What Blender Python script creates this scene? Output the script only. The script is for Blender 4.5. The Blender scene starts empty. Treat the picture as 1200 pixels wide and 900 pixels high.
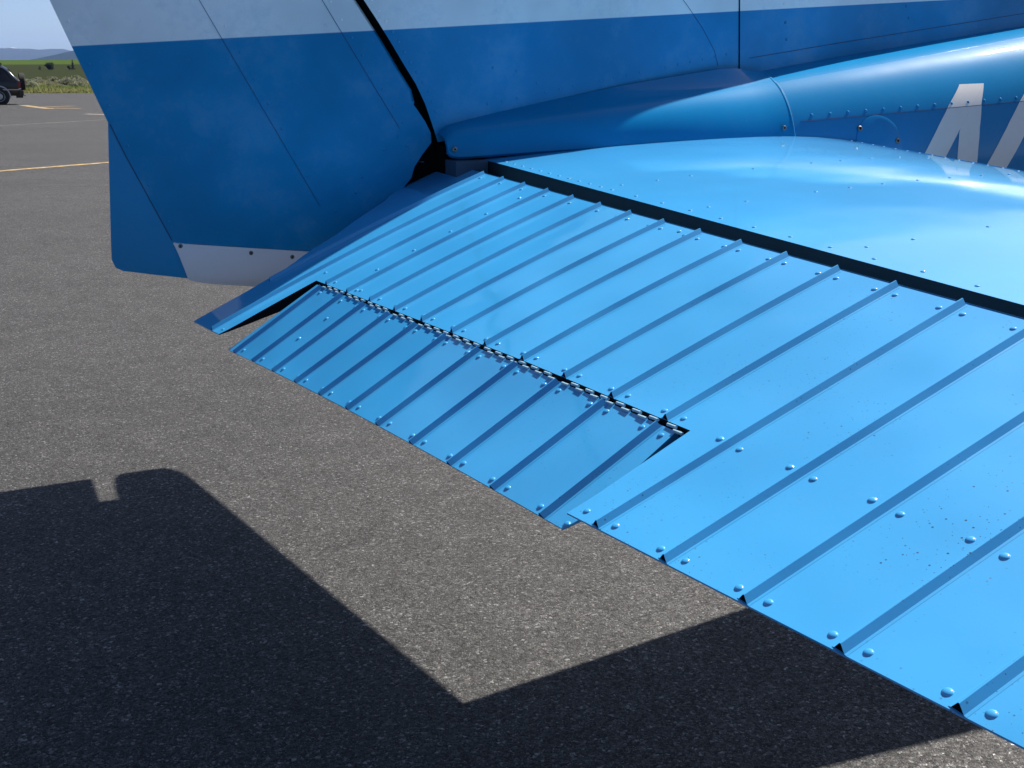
import bpy, bmesh, math, random
from mathutils import Vector, Matrix
from mathutils import noise as mnoise
random.seed(7)
S = bpy.context.scene
COL = S.collection

# ------------------------------------------------------------------ camera, sky, sun, exposure
EYE = 1.22                                   # camera height above the tarmac
cam_d = bpy.data.cameras.new('camera')
cam_d.sensor_width = 36.0
cam_d.lens = 37.56
cam_d.clip_start = 0.02
cam_d.clip_end = 60000
cam = bpy.data.objects.new('camera', cam_d)
COL.objects.link(cam)
cam.location = (0, 0, EYE)
cam.rotation_euler = (math.radians(90 - 16.632), 0, 0)
S.camera = cam

SUN_EL, SUN_AZ = 47.43, 48.84                # azimuth from +Y towards +X
W = bpy.data.worlds.new('World')
S.world = W
W.use_nodes = True
wn = W.node_tree
wn.nodes.clear()
sky = wn.nodes.new('ShaderNodeTexSky')
sky.sky_type = 'NISHITA'
sky.sun_disc = False
sky.sun_elevation = math.radians(SUN_EL)
sky.sun_rotation = math.radians(SUN_AZ)
sky.altitude = 0
sky.air_density = 0.45
sky.dust_density = 1.0
sky.ozone_density = 2.2
bg = wn.nodes.new('ShaderNodeBackground')
bg.inputs['Strength'].default_value = 0.074
wo = wn.nodes.new('ShaderNodeOutputWorld')
wn.links.new(sky.outputs[0], bg.inputs[0])
wn.links.new(bg.outputs[0], wo.inputs[0])

sun_d = bpy.data.lights.new('sun', 'SUN')
sun_d.energy = 5.0
sun_d.angle = math.radians(0.53)
sun_d.color = (1.0, 0.93, 0.85)
sun = bpy.data.objects.new('sun', sun_d)
COL.objects.link(sun)
e, a = math.radians(SUN_EL), math.radians(SUN_AZ)
sdir = Vector((math.sin(a) * math.cos(e), math.cos(a) * math.cos(e), math.sin(e)))
sun.rotation_euler = sdir.to_track_quat('Z', 'Y').to_euler()

S.view_settings.view_transform = 'Standard'
S.view_settings.look = 'None'
S.view_settings.gamma = 1.0
S.view_settings.use_curve_mapping = False
S.view_settings.exposure = 1.05
S.cycles.max_bounces = 8
S.cycles.use_denoising = True

# ------------------------------------------------------------------ node helpers and materials
class NT:
    def __init__(self, name):
        self.m = bpy.data.materials.new(name)
        self.m.use_nodes = True
        self.t = self.m.node_tree
        self.b = self.t.nodes['Principled BSDF']
        self.co = None
    def n(self, typ, **kw):
        x = self.t.nodes.new(typ)
        for k, v in kw.items():
            setattr(x, k, v)
        return x
    def l(self, a, b):
        self.t.links.new(a, b)
    def coord(self, kind='Object'):
        if self.co is None:
            self.co = self.n('ShaderNodeTexCoord')
        return self.co.outputs[kind]
    def mapping(self, scale, kind='Object', rot=(0, 0, 0)):
        m = self.n('ShaderNodeMapping')
        m.inputs['Scale'].default_value = scale
        m.inputs['Rotation'].default_value = rot
        self.l(self.coord(kind), m.inputs['Vector'])
        return m.outputs[0]
    def noise(self, scale, detail=3, rough=0.55, vec=None):
        x = self.n('ShaderNodeTexNoise')
        x.inputs['Scale'].default_value = scale
        x.inputs['Detail'].default_value = detail
        x.inputs['Roughness'].default_value = rough
        self.l(vec if vec is not None else self.coord(), x.inputs['Vector'])
        return x.outputs[0]
    def voronoi(self, scale, feature='F1', vec=None, out='Distance', rnd=1.0):
        x = self.n('ShaderNodeTexVoronoi', feature=feature)
        x.inputs['Scale'].default_value = scale
        x.inputs['Randomness'].default_value = rnd
        self.l(vec if vec is not None else self.coord(), x.inputs['Vector'])
        return x.outputs[out]
    def ramp(self, fac, stops, interp='LINEAR'):
        r = self.n('ShaderNodeValToRGB')
        r.color_ramp.interpolation = interp
        el = r.color_ramp.elements
        while len(el) < len(stops):
            el.new(0.5)
        for i, (p, c) in enumerate(stops):
            el[i].position = p
            el[i].color = (c, c, c, 1) if isinstance(c, (int, float)) else (*c, 1)
        self.l(fac, r.inputs[0])
        return r.outputs[0]
    def mix(self, fac, a, b, mode='MIX'):
        x = self.n('ShaderNodeMix', data_type='RGBA', blend_type=mode)
        for sock, v in ((x.inputs[0], fac), (x.inputs[6], a), (x.inputs[7], b)):
            if isinstance(v, (int, float)):
                sock.default_value = v
            elif isinstance(v, tuple):
                sock.default_value = (*v, 1) if len(v) == 3 else v
            else:
                self.l(v, sock)
        return x.outputs[2]
    def math(self, op, a, b=None, clamp=False):
        x = self.n('ShaderNodeMath', operation=op, use_clamp=clamp)
        for sock, v in ((x.inputs[0], a), (x.inputs[1], b)):
            if v is None:
                continue
            if isinstance(v, (int, float)):
                sock.default_value = v
            else:
                self.l(v, sock)
        return x.outputs[0]
    def sep(self, vec):
        x = self.n('ShaderNodeSeparateXYZ')
        self.l(vec, x.inputs[0])
        return x.outputs
    def bump(self, height, strength, dist, prev=None):
        x = self.n('ShaderNodeBump')
        x.inputs['Strength'].default_value = strength
        x.inputs['Distance'].default_value = dist
        self.l(height, x.inputs['Height'])
        if prev is not None:
            self.l(prev, x.inputs['Normal'])
        return x.outputs[0]
    def set(self, **kw):
        for k, v in kw.items():
            sock = self.b.inputs[k]
            if isinstance(v, (int, float)):
                sock.default_value = v
            elif isinstance(v, tuple):
                sock.default_value = (*v, 1) if len(v) == 3 else v
            else:
                self.l(v, sock)
        return self.m

BLUE = (0.0035, 0.250, 0.530)
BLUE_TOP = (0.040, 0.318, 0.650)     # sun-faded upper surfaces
WHITE = (0.88, 0.92, 0.94)

def paint(name, base=BLUE, stripe=False, coat=1.0, cior=1.6, spec=0.5, rough=0.06, brough=0.42, specks=0.0, wob=0.35, wscale=7.0):
    t = NT(name)
    co = t.coord()
    fade = t.noise(3.1, 4)
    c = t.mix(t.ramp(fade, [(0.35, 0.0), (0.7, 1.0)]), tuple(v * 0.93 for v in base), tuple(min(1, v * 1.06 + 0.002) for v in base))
    if stripe:                                # the white upper livery with its sloping lower edge
        s = t.sep(co)
        edge = t.math('ADD', t.math('MULTIPLY', s[0], 0.0606), 0.2205)
        k = t.math('MULTIPLY', t.math('SUBTRACT', s[2], edge), 900.0, clamp=True)
        c = t.mix(k, c, WHITE)
    if specks > 0:
        sx = t.sep(co)
        v = t.voronoi(210.0)
        v2 = t.voronoi(380.0)
        area = t.ramp(t.noise(9.0, 2), [(0.44, 0.0), (0.62, 1.0)])
        out = t.math('MULTIPLY', t.math('MULTIPLY', t.math('ADD', t.math('MULTIPLY', sx[1], -1.6), -0.95), 1.0, clamp=True), area)
        keep = t.voronoi(210.0, out='Color')
        rnd = t.ramp(keep, [(0.70, 0.0), (0.74, 1.0)])
        d = t.math('MULTIPLY', t.ramp(v, [(0.10, 1.0), (0.20, 0.0)]), rnd)
        d2 = t.math('MULTIPLY', t.ramp(v2, [(0.10, 1.0), (0.20, 0.0)]), t.ramp(t.voronoi(380.0, out='Color'), [(0.66, 0.0), (0.68, 1.0)]))
        dd = t.math('MULTIPLY', t.math('ADD', d, d2, clamp=True), out)
        dd = t.math('MULTIPLY', dd, specks, clamp=True)
        spc = t.ramp(t.noise(35.0, 1), [(0.55, (0.018, 0.060, 0.10)), (0.7, (0.10, 0.075, 0.06))])
        c = t.mix(dd, c, spc)
    if stripe:                                # hand scuffs and weathered smudges, plus uneven reflections painted in as blotches
        sm = t.ramp(t.noise(9.0, 6, 0.75), [(0.50, 0.0), (0.70, 0.30)])
        c = t.mix(sm, c, (0.17, 0.36, 0.52))
        c = t.mix(1.0, c, t.ramp(t.noise(4.5, 3, 0.6), [(0.32, 0.80), (0.68, 1.10)]), 'MULTIPLY')  # lighter and darker mottling of the reflection, painted into the colour
        sm2 = t.ramp(t.noise(31.0, 5, 0.8), [(0.60, 0.0), (0.72, 0.22)])
        c = t.mix(sm2, c, (0.12, 0.30, 0.46))
    dust = t.ramp(t.noise(26.0, 5, 0.7), [(0.5, 0.0), (0.8, 0.035)])
    c = t.mix(dust, c, (0.30, 0.32, 0.34))
    r = t.math('ADD', t.math('MULTIPLY', t.noise(14.0, 4), 0.10), brough - 0.05)
    nb = t.bump(t.noise(wscale, 1, 0.4), wob, 0.012)
    nb = t.bump(t.noise(420.0, 2), 0.05, 0.0006, nb)
    return t.set(**{'Base Color': c, 'Roughness': r, 'Normal': nb, 'Coat Weight': coat, 'Specular IOR Level': spec, 'Coat Roughness': rough, 'Coat Normal': nb, 'Coat IOR': cior, 'IOR': 1.45})

def plain(name, base, rough=0.5, metal=0.0, var=0.12, nscale=40.0, bump=0.0, **kw):
    t = NT(name)
    n = t.noise(nscale, 3)
    c = t.mix(n, tuple(v * (1 - var) for v in base), tuple(min(1, v * (1 + var)) for v in base))
    d = {'Base Color': c, 'Roughness': rough, 'Metallic': metal}
    if bump:
        d['Normal'] = t.bump(t.noise(nscale * 3, 3), bump, 0.002)
    d.update(kw)
    return t.set(**d)

M = {}
M['blue'] = paint('blue_paint', coat=0.25, spec=0.3)
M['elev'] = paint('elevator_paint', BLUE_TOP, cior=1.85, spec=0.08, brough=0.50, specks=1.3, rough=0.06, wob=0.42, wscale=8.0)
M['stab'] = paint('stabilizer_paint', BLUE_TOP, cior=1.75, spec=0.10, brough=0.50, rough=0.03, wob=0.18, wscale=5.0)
M['livery'] = paint('blue_white_paint', stripe=True, coat=0.22, cior=1.45, spec=0.12, rough=0.10, wob=0.8, wscale=6.0)
M['fus'] = paint('fuselage_paint', (0.003, 0.195, 0.430), coat=0.55, spec=0.01, rough=0.025, brough=0.38, wob=0.25, wscale=4.0)
M['cone'] = paint('tail_fairing_paint', (0.003, 0.195, 0.430), coat=0.20, spec=0.01, rough=0.04, brough=0.38, wob=0.25, wscale=4.0)
M['fairing'] = plain('pale_grey_fairing', (0.78, 0.82, 0.86), 0.42, var=0.07, nscale=12)
M['letter'] = plain('letter_paint', (0.74, 0.71, 0.68), 0.35, var=0.05)
M['dark'] = plain('dark_cavity', (0.006, 0.006, 0.007), 1.0, **{'Specular IOR Level': 0.05})  # near-black; on gap walls and hollow ends it stands for deep shade
M['spar'] = plain('dark_spar', (0.010, 0.018, 0.026), 0.7, **{'Specular IOR Level': 0.2})
M['seam'] = plain('seam_sealant', (0.006, 0.055, 0.14), 0.6)
M['screw'] = plain('steel_screw', (0.16, 0.17, 0.18), 0.4, metal=0.8)
M['hinge'] = plain('worn_hinge', (0.30, 0.50, 0.64), 0.4, nscale=90, var=0.25)
M['brass'] = plain('bare_bracket', (0.30, 0.28, 0.22), 0.45, metal=0.6)

def asphalt():
    t = NT('asphalt')
    warp = t.n('ShaderNodeVectorMath', operation='ADD')
    wv = t.n('ShaderNodeTexNoise')
    wv.inputs['Scale'].default_value = 160.0
    wv.inputs['Detail'].default_value = 1
    t.l(t.coord(), wv.inputs['Vector'])
    sc = t.n('ShaderNodeVectorMath', operation='SCALE')
    sc.inputs['Scale'].default_value = 0.006
    t.l(wv.outputs['Color'], sc.inputs[0])
    t.l(t.coord(), warp.inputs[0])
    t.l(sc.outputs[0], warp.inputs[1])
    vec = warp.outputs[0]
    chips = t.sep(t.voronoi(185.0, out='Color', vec=vec))
    chd = t.voronoi(185.0, vec=vec)
    chipv = chips[0]
    fine = t.sep(t.voronoi(430.0, out='Color'))
    finev = fine[1]
    c = t.ramp(chipv, [(0.0, (0.012, 0.011, 0.011)), (0.35, (0.055, 0.052, 0.050)), (0.70, (0.115, 0.110, 0.104)), (0.92, (0.21, 0.20, 0.192)), (0.955, (0.30, 0.28, 0.26)), (1.0, (0.62, 0.60, 0.57))])
    c2 = t.ramp(finev, [(0.0, (0.014, 0.013, 0.013)), (0.5, (0.070, 0.067, 0.063)), (0.90, (0.16, 0.152, 0.145)), (1.0, (0.55, 0.53, 0.51))])
    c = t.mix(t.ramp(t.noise(60.0, 2), [(0.40, 0.25), (0.6, 0.75)]), c, c2)
    pit = t.ramp(t.noise(75.0, 3, 0.7), [(0.30, 1.0), (0.42, 0.0)])
    c = t.mix(t.math('MULTIPLY', pit, 0.9), c, (0.012, 0.012, 0.012))
    big = t.noise(0.55, 5, 0.6)
    mid = t.noise(7.0, 4, 0.6)
    c = t.mix(1.0, c, t.ramp(big, [(0.3, 0.90), (0.7, 1.12)]), 'MULTIPLY')
    c = t.mix(1.0, c, t.ramp(mid, [(0.3, 0.40), (0.7, 0.60)]), 'MULTIPLY')
    c = t.mix(1.0, c, (0.83, 0.865, 0.885), 'MULTIPLY')
    streak = t.noise(1.0, 4, 0.6, vec=t.mapping((0.10, 1.3, 1.0), rot=(0, 0, 0.5)))
    c = t.mix(1.0, c, t.ramp(streak, [(0.32, 0.84), (0.5, 1.0), (0.72, 1.10)]), 'MULTIPLY')
    crack = t.n('ShaderNodeTexVoronoi', feature='DISTANCE_TO_EDGE')
    crack.inputs['Scale'].default_value = 0.16
    t.l(t.mapping((1, 1, 0)), crack.inputs['Vector'])
    c = t.mix(t.math('MULTIPLY', t.ramp(crack.outputs['Distance'], [(0.0, 1.0), (0.006, 0.0)]), t.ramp(big, [(0.5, 0.0), (0.62, 0.5)])), c, (0.03, 0.029, 0.028))
    h = t.math('ADD', t.math('MULTIPLY', finev, 0.30), t.math('MULTIPLY', chipv, 0.55))
    h = t.math('SUBTRACT', h, t.math('MULTIPLY', chd, 0.5))
    h = t.math('SUBTRACT', h, t.math('MULTIPLY', pit, 0.8))
    nb = t.bump(h, 0.75, 0.0032)
    r = t.ramp(chipv, [(0.0, 0.85), (0.9, 0.65), (1.0, 0.35)])
    return t.set(**{'Base Color': c, 'Roughness': r, 'Normal': nb, 'Specular IOR Level': 0.35})
M['asphalt'] = asphalt()

# ------------------------------------------------------------------ mesh helpers
def tag(o, label=None, cat=None, group=None, kind=None):
    for k, v in (('label', label), ('category', cat), ('group', group), ('kind', kind)):
        if v:
            o[k] = v
    return o

def mk(name, verts, faces, mats, parent=None, smooth=False, fmat=None, auto=None):
    me = bpy.data.meshes.new(name)
    me.from_pydata([tuple(v) for v in verts], [], faces)
    if not isinstance(mats, (list, tuple)):
        mats = [mats]
    for m in mats:
        me.materials.append(m)
    if fmat:
        me.polygons.foreach_set('material_index', fmat)
    me.update()
    bm = bmesh.new()
    bm.from_mesh(me)
    bmesh.ops.recalc_face_normals(bm, faces=bm.faces)
    bm.to_mesh(me)
    bm.free()
    if smooth:
        me.polygons.foreach_set('use_smooth', [True] * len(me.polygons))
        if auto:
            me.set_sharp_from_angle(angle=math.radians(auto))
    o = bpy.data.objects.new(name, me)
    COL.objects.link(o)
    o.parent = parent
    return o

def inst(name, me, parent, loc, rot=None, scale=None):
    o = bpy.data.objects.new(name, me)
    COL.objects.link(o)
    o.parent = parent
    o.location = loc
    if rot is not None:
        o.rotation_euler = rot
    if scale is not None:
        o.scale = scale
    return o

def empty(name, loc=(0, 0, 0)):
    o = bpy.data.objects.new(name, None)
    COL.objects.link(o)
    o.location = loc
    o.empty_display_size = 0.2
    return o

class Geo:
    """collects verts/faces for one mesh"""
    def __init__(self):
        self.v, self.f, self.m = [], [], []
    def add(self, vs, fs, mi=0):
        b = len(self.v)
        self.v += [tuple(p) for p in vs]
        self.f += [tuple(b + i for i in f) for f in fs]
        self.m += [mi] * len(fs)
    def grid(self, rows, mi=0, close=False):
        r, c = len(rows), len(rows[0])
        fs = []
        for i in range(r - 1):
            for j in range(c - 1 + (1 if close else 0)):
                k = (j + 1) % c
                fs.append((i * c + j, i * c + k, (i + 1) * c + k, (i + 1) * c + j))
        self.add([p for row in rows for p in row], fs, mi)
    def box(self, lo, hi, mi=0):
        x0, y0, z0 = lo
        x1, y1, z1 = hi
        self.add([(x0, y0, z0), (x1, y0, z0), (x1, y1, z0), (x0, y1, z0), (x0, y0, z1), (x1, y0, z1), (x1, y1, z1), (x0, y1, z1)],
                 [(0, 1, 2, 3), (4, 5, 6, 7), (0, 1, 5, 4), (1, 2, 6, 5), (2, 3, 7, 6), (3, 0, 4, 7)], mi)
    def prism(self, a, b, mi=0, caps=True):
        """loft between two equal-length rings"""
        n = len(a)
        fs = [(i, (i + 1) % n, n + (i + 1) % n, n + i) for i in range(n)]
        if caps:
            fs += [tuple(range(n)), tuple(range(n, 2 * n))]
        self.add(list(a) + list(b), fs, mi)
    def build(self, name, mats, parent=None, smooth=False, auto=None):
        return mk(name, self.v, self.f, mats, parent, smooth, self.m, auto)

def slab(g, top, bot, mi=0, sides='NSEW', side_mi=None):
    """closed plate from two matching grids"""
    r, c = len(top), len(top[0])
    smi = mi if side_mi is None else side_mi
    g.grid(top, mi)
    g.grid(bot, mi)
    if 'N' in sides:
        g.grid([top[0], bot[0]], smi)
    if 'S' in sides:
        g.grid([top[-1], bot[-1]], smi)
    if 'W' in sides:
        g.grid([[row[0] for row in top], [row[0] for row in bot]], smi)
    if 'E' in sides:
        g.grid([[row[-1] for row in top], [row[-1] for row in bot]], smi)

def lerp(a, b, t):
    return a + (b - a) * t

def pw(pts, x):
    """piecewise linear through sorted (x, y)"""
    if x <= pts[0][0]:
        return pts[0][1]
    for (x0, y0), (x1, y1) in zip(pts, pts[1:]):
        if x <= x1:
            return lerp(y0, y1, (x - x0) / (x1 - x0))
    return pts[-1][1]

# ------------------------------------------------------------------ tarmac
def gz(n):
    return -0.0086 * max(0.0, n - 3.0)

rowsN = [-30, -10, 0, 1, 2, 3, 4, 6, 8, 12, 18, 26, 36, 48, 60, 72, 84]
EDGE = lambda e: 75.2 + (e + 31.7) * 0.02
g = Geo()
colsE = [-140, -90, -60, -40, -20, -10, -5, 0, 5, 10, 20, 40, 60, 100, 140]
rows = []
for n in rowsN[:-2]:
    rows.append([(x, n, gz(n)) for x in colsE])
rows.append([(x, EDGE(x), gz(EDGE(x))) for x in colsE])
g.grid(rows)
tarmac = g.build('tarmac', M['asphalt'])
tag(tarmac, 'worn grey asphalt apron around the airplane', kind='structure')

def paint_mat(name, col):
    t = NT(name)
    w = t.ramp(t.noise(9.0, 5, 0.7), [(0.40, 0.1), (0.60, 0.85)])
    c = t.mix(w, (0.07, 0.068, 0.065), col)
    return t.set(**{'Base Color': c, 'Roughness': 0.7, 'Normal': t.bump(t.voronoi(120.0), 0.5, 0.003)})
M['yline'] = paint_mat('yellow_line_paint', (0.52, 0.36, 0.13))
M['wline'] = paint_mat('white_line_paint', (0.50, 0.44, 0.36))

def stripe(name, p0, p1, w, mat, lift=0.004, seg=12, label=None):
    p0, p1 = Vector(p0), Vector(p1)
    d = (p1 - p0).normalized()
    s = Vector((-d.y, d.x)) * w / 2
    L, R = [], []
    for i in range(seg + 1):
        p = p0.lerp(p1, i / seg)
        L.append((p.x + s.x, p.y + s.y, gz(p.y) + lift))
        R.append((p.x - s.x, p.y - s.y, gz(p.y) + lift))
    gg = Geo()
    gg.grid([L, R])
    o = gg.build(name, mat, tarmac)
    if label:
        o['label'] = label
    return o
stripe('painted_line', (-6.60 - 5.4, 13.95 - 8.5), (-6.60 + 12.6, 13.95 + 20.0), 0.16, M['yline'], label='yellow guide line across the apron')
stripe('painted_line', (-14.4, 21.4), (-8.0, 39.5), 0.06, M['wline'], label='faded pale line across the apron')
stripe('painted_line', (-13.5, 34.9), (-9.5, 32.0), 0.26, M['wline'], label='short white dash')
stripe('painted_line', (-19.9, 44.9), (-16.9, 40.3), 0.34, M['yline'], label='faded yellow arrow shaft')
stripe('painted_line', (-18.1, 42.4), (-17.4, 43.9), 0.30, M['yline'], lift=0.008)
stripe('painted_line', (-17.3, 40.9), (-15.9, 40.6), 0.32, M['yline'], lift=0.008)

# ------------------------------------------------------------------ fields, verge and mountains
ZF = [(60, -0.60), (75, -0.63), (110, -0.95), (260, -2.25), (300, -2.55), (400, -1.35), (600, 1.9), (900, 6.4), (1000, 6.9), (1400, 3.0), (2500, -10.0), (4000, -20.0)]
def fz(x, n):
    u = (x * 0.90 + n * 0.42)
    base = pw(ZF, n)
    k = min(1.0, max(0.0, (n - 260) / 400))
    return base + k * (0.8 * math.sin(x * 0.006 + 1.0) + 0.004 * (x + 250) * min(1.0, n / 900)) + 0.06 * math.sin(x * 0.3) * math.cos(n * 0.21) * (1 if n > 80 else 0)

def field_mat():
    t = NT('farmland')
    s = t.sep(t.coord())
    nn = t.noise(0.006, 4)
    nf = t.noise(0.9, 5, 0.7)
    yy = t.math('ADD', s[1], t.math('MULTIPLY', t.math('SUBTRACT', nn, 0.5), 120.0))
    verge = t.ramp(nf, [(0.3, (0.06, 0.065, 0.028)), (0.55, (0.115, 0.105, 0.05)), (0.8, (0.07, 0.095, 0.03))])
    dark = t.mix(t.noise(0.05, 4), (0.022, 0.030, 0.013), (0.034, 0.038, 0.019))
    light = t.mix(t.noise(0.02, 4), (0.038, 0.066, 0.013), (0.055, 0.082, 0.018))
    k1 = t.math('MULTIPLY', t.math('SUBTRACT', yy, 235.0), 0.06, clamp=True)
    k2 = t.math('MULTIPLY', t.math('SUBTRACT', yy, 590.0), 0.03, clamp=True)
    c = t.mix(k2, t.mix(k1, verge, dark), light)
    return t.set(**{'Base Color': c, 'Roughness': 0.95, 'Specular IOR Level': 0.0, 'Normal': t.bump(nf, 0.3, 0.1)})
M['field'] = field_mat()
nrows = [60, 66, 72, 75, 80, 86, 94, 104, 120, 140, 170, 200, 230, 260, 280, 300, 340, 400, 460, 530, 600, 680, 760, 840, 900, 960, 1020, 1150, 1400, 1800, 2500, 4000]
g = Geo()
rows = []
for n in nrows:
    half = 150 + n * 1.1
    rows.append([(lerp(-half, half, j / 90), n, fz(lerp(-half, half, j / 90), n) - (0.3 if n < 70 else 0)) for j in range(91)])
g.grid(rows)
tag(g.build('farmland', M['field'], smooth=True), 'rolling green wheat fields beyond the apron', kind='structure')

def mountain_mat(name, c0, c1, snow):
    t = NT(name)
    s = t.sep(t.coord())
    n = t.noise(0.004, 6, 0.65)
    c = t.mix(n, c0, c1)
    if snow:
        k = t.math('MULTIPLY', t.math('SUBTRACT', t.math('ADD', s[2], t.math('MULTIPLY', n, 60.0)), snow), 0.06, clamp=True)
        c = t.mix(k, c, (0.7, 0.7, 0.72))
    return t.set(**{'Base Color': c, 'Roughness': 0.95, 'Specular IOR Level': 0.0})
def ridge(name, n0, depth, crest, mat, label, seed):
    """a mountain range: rows from the foot to the crest and down behind it"""
    g = Geo()
    rows = []
    xs = [lerp(-9500, 5000, j / 260) for j in range(261)]
    for i in range(9):
        f = i / 8
        h = math.sin(min(1.0, f / 0.62) * math.pi / 2) if f < 0.62 else math.cos((f - 0.62) / 0.38 * math.pi / 2)
        row = []
        for x in xs:
            q = Vector((x * 0.0062, f * 2.2, seed))
            k = crest(x) * (0.92 + 0.16 * mnoise.fractal(q, 0.75, 2.2, 5))
            spur = 1 + 0.16 * (1 - h) * mnoise.fractal(Vector((x * 0.004, f * 3, seed + 9)), 0.9, 2.1, 4)
            row.append((x, n0 + depth * f, -25 + h * (k + 25) * spur))
        rows.append(row)
    g.grid(rows)
    tag(g.build(name, mat, smooth=True), label, kind='structure')
M['mtn_far'] = mountain_mat('far_mountain', (0.035, 0.045, 0.05), (0.06, 0.065, 0.065), 192.0)
M['mtn_near'] = mountain_mat('near_mountain', (0.014, 0.022, 0.02), (0.026, 0.032, 0.026), None)
ridge('mountains', 9800, 2200, lambda x: 165 + 22 * math.sin(x * 0.0021 + 0.5), M['mtn_far'], 'distant blue mountains streaked with snow', 3.0)
ridge('foothills', 6200, 1500, lambda x: 25 + 78 / (1 + math.exp(-(x + 2830) / 70.0)) + 6 * math.sin(x * 0.004), M['mtn_near'], 'nearer blue mountain slope rising to the right', 11.0)

# ------------------------------------------------------------------ airplane frame
# local axes: X towards the nose, Y to port, Z up; origin on the starboard elevator hinge line
RX = Vector((0.9018809, 0.4319847, 0.0))
RY = Vector((-0.4318740, 0.9016498, 0.0226392))
RZ = Vector((0.0097798, -0.0204179, 0.9997437))
ORG = Vector((-0.0427563, 1.7533160, -0.1627498 + EYE))
plane = empty('airplane')
plane.matrix_world = Matrix(((RX.x, RY.x, RZ.x, ORG.x), (RX.y, RY.y, RZ.y, ORG.y), (RX.z, RY.z, RZ.z, ORG.z), (0, 0, 0, 1)))
tag(plane, 'blue and white light airplane seen at its tail, with ribbed elevator', 'airplane')
YC = 0.17                                     # centre plane
SP = 0.075                                    # corrugation pitch

def dome(name, r, h, mat, n=10):
    vs, fs = [], []
    prof = [(1.0, 0.0), (0.95, 0.35), (0.72, 0.74), (0.38, 0.95)]
    for (k, z) in prof:
        for i in range(n):
            an = 2 * math.pi * i / n
            vs.append((r * k * math.cos(an), r * k * math.sin(an), h * z))
    for q in range(len(prof) - 1):
        for i in range(n):
            fs.append((q * n + i, q * n + (i + 1) % n, (q + 1) * n + (i + 1) % n, (q + 1) * n + i))
    vs.append((0, 0, h))
    t = len(vs) - 1
    b = (len(prof) - 1) * n
    for i in range(n):
        fs.append((b + i, b + (i + 1) % n, t))
    me = bpy.data.meshes.new(name)
    me.from_pydata(vs, [], fs)
    me.materials.append(mat)
    me.polygons.foreach_set('use_smooth', [True] * len(fs))
    return me
RIV = dome('rivet', 0.0032, 0.0014, M['elev'])
RIVS = dome('small_rivet', 0.0028, 0.0013, M['blue'], 8)
M['white'] = paint('white_paint', WHITE, coat=0.25, spec=0.3)
RIVW = dome('white_rivet', 0.0026, 0.0011, M['white'], 8)
RIVT = dome('stabilizer_rivet', 0.0027, 0.0012, M['stab'], 8)
RIVF = dome('flank_rivet', 0.0033, 0.0016, M['fus'], 8)
def screw_mesh():
    gg = Geo()
    n = 12
    def ring(r, z):
        return [(r * math.cos(2 * math.pi * i / n), r * math.sin(2 * math.pi * i / n), z) for i in range(n)]
    gg.grid([ring(0.0048, 0), ring(0.0046, 0.0009), ring(0.0036, 0.0015)], 0, True)
    gg.grid([ring(0.0036, 0.0015), ring(0.0018, 0.0015)], 0, True)
    gg.grid([ring(0.0018, 0.0015), ring(0.0014, 0.0004)], 1, True)
    gg.add(ring(0.0014, 0.0004), [tuple(range(n))], 1)
    me = bpy.data.meshes.new('screw')
    me.from_pydata(gg.v, [], gg.f)
    me.materials.append(M['screw'])
    me.materials.append(M['dark'])
    me.polygons.foreach_set('material_index', gg.m)
    return me
SCREW = screw_mesh()

def setpiece(name, me, parent, p, nrm, sc=1.0):
    q = Vector(nrm).to_track_quat('Z', 'X')
    o = inst(name, me, parent, p, q.to_euler())
    if sc != 1.0:
        o.scale = (sc, sc, sc)
    return o

# ------------------------------------------------------------------ elevator surface functions (peaks; skin lies RH lower)
RH = 0.0052
def x_te(n): return -0.4735 + 0.0095 * n
def z_te(n): return -0.1998 + 0.00481 * n
def zpk(x, y):
    n = -y / SP
    t = max(0.0, min(1.05, x / x_te(n)))
    b = 0.007 if n < 9 else max(0.001, 0.007 - (n - 9) * 0.0015)
    return z_te(n) * t + b * 4 * t * (1 - t)
def ztop(x, y): return zpk(x, y) - RH
def zbot(x, y):
    n = -y / SP
    t = max(0.0, min(1.0, x / x_te(n)))
    th = lerp(0.080, 0.0008, t) * (1 - 0.016 * max(0, n)) + 0.0006
    return ztop(x, y) - th
def nrm_el(x, y):
    d = 0.004
    dx = (ztop(x + d, y) - ztop(x - d, y)) / (2 * d)
    dy = (ztop(x, y + d) - ztop(x, y - d)) / (2 * d)
    return Vector((-dx, -dy, 1)).normalized()
def x_hin(n): return -0.3284 + 0.0072 * n      # tab hinge line
INB = [(-0.60, 0.0095), (-0.389, 0.0095), (-0.322, 0.019), (-0.289, 0.040), (-0.236, 0.055), (-0.190, 0.083), (-0.137, 0.106), (-0.112, 0.134), (-0.079, 0.140), (-0.038, 0.152), (0.0, 0.154)]
def y_in(x): return pw(INB, x)
TIP_Y = -1.645
HORN_Y = -1.43
NRIDGE = 22

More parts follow.
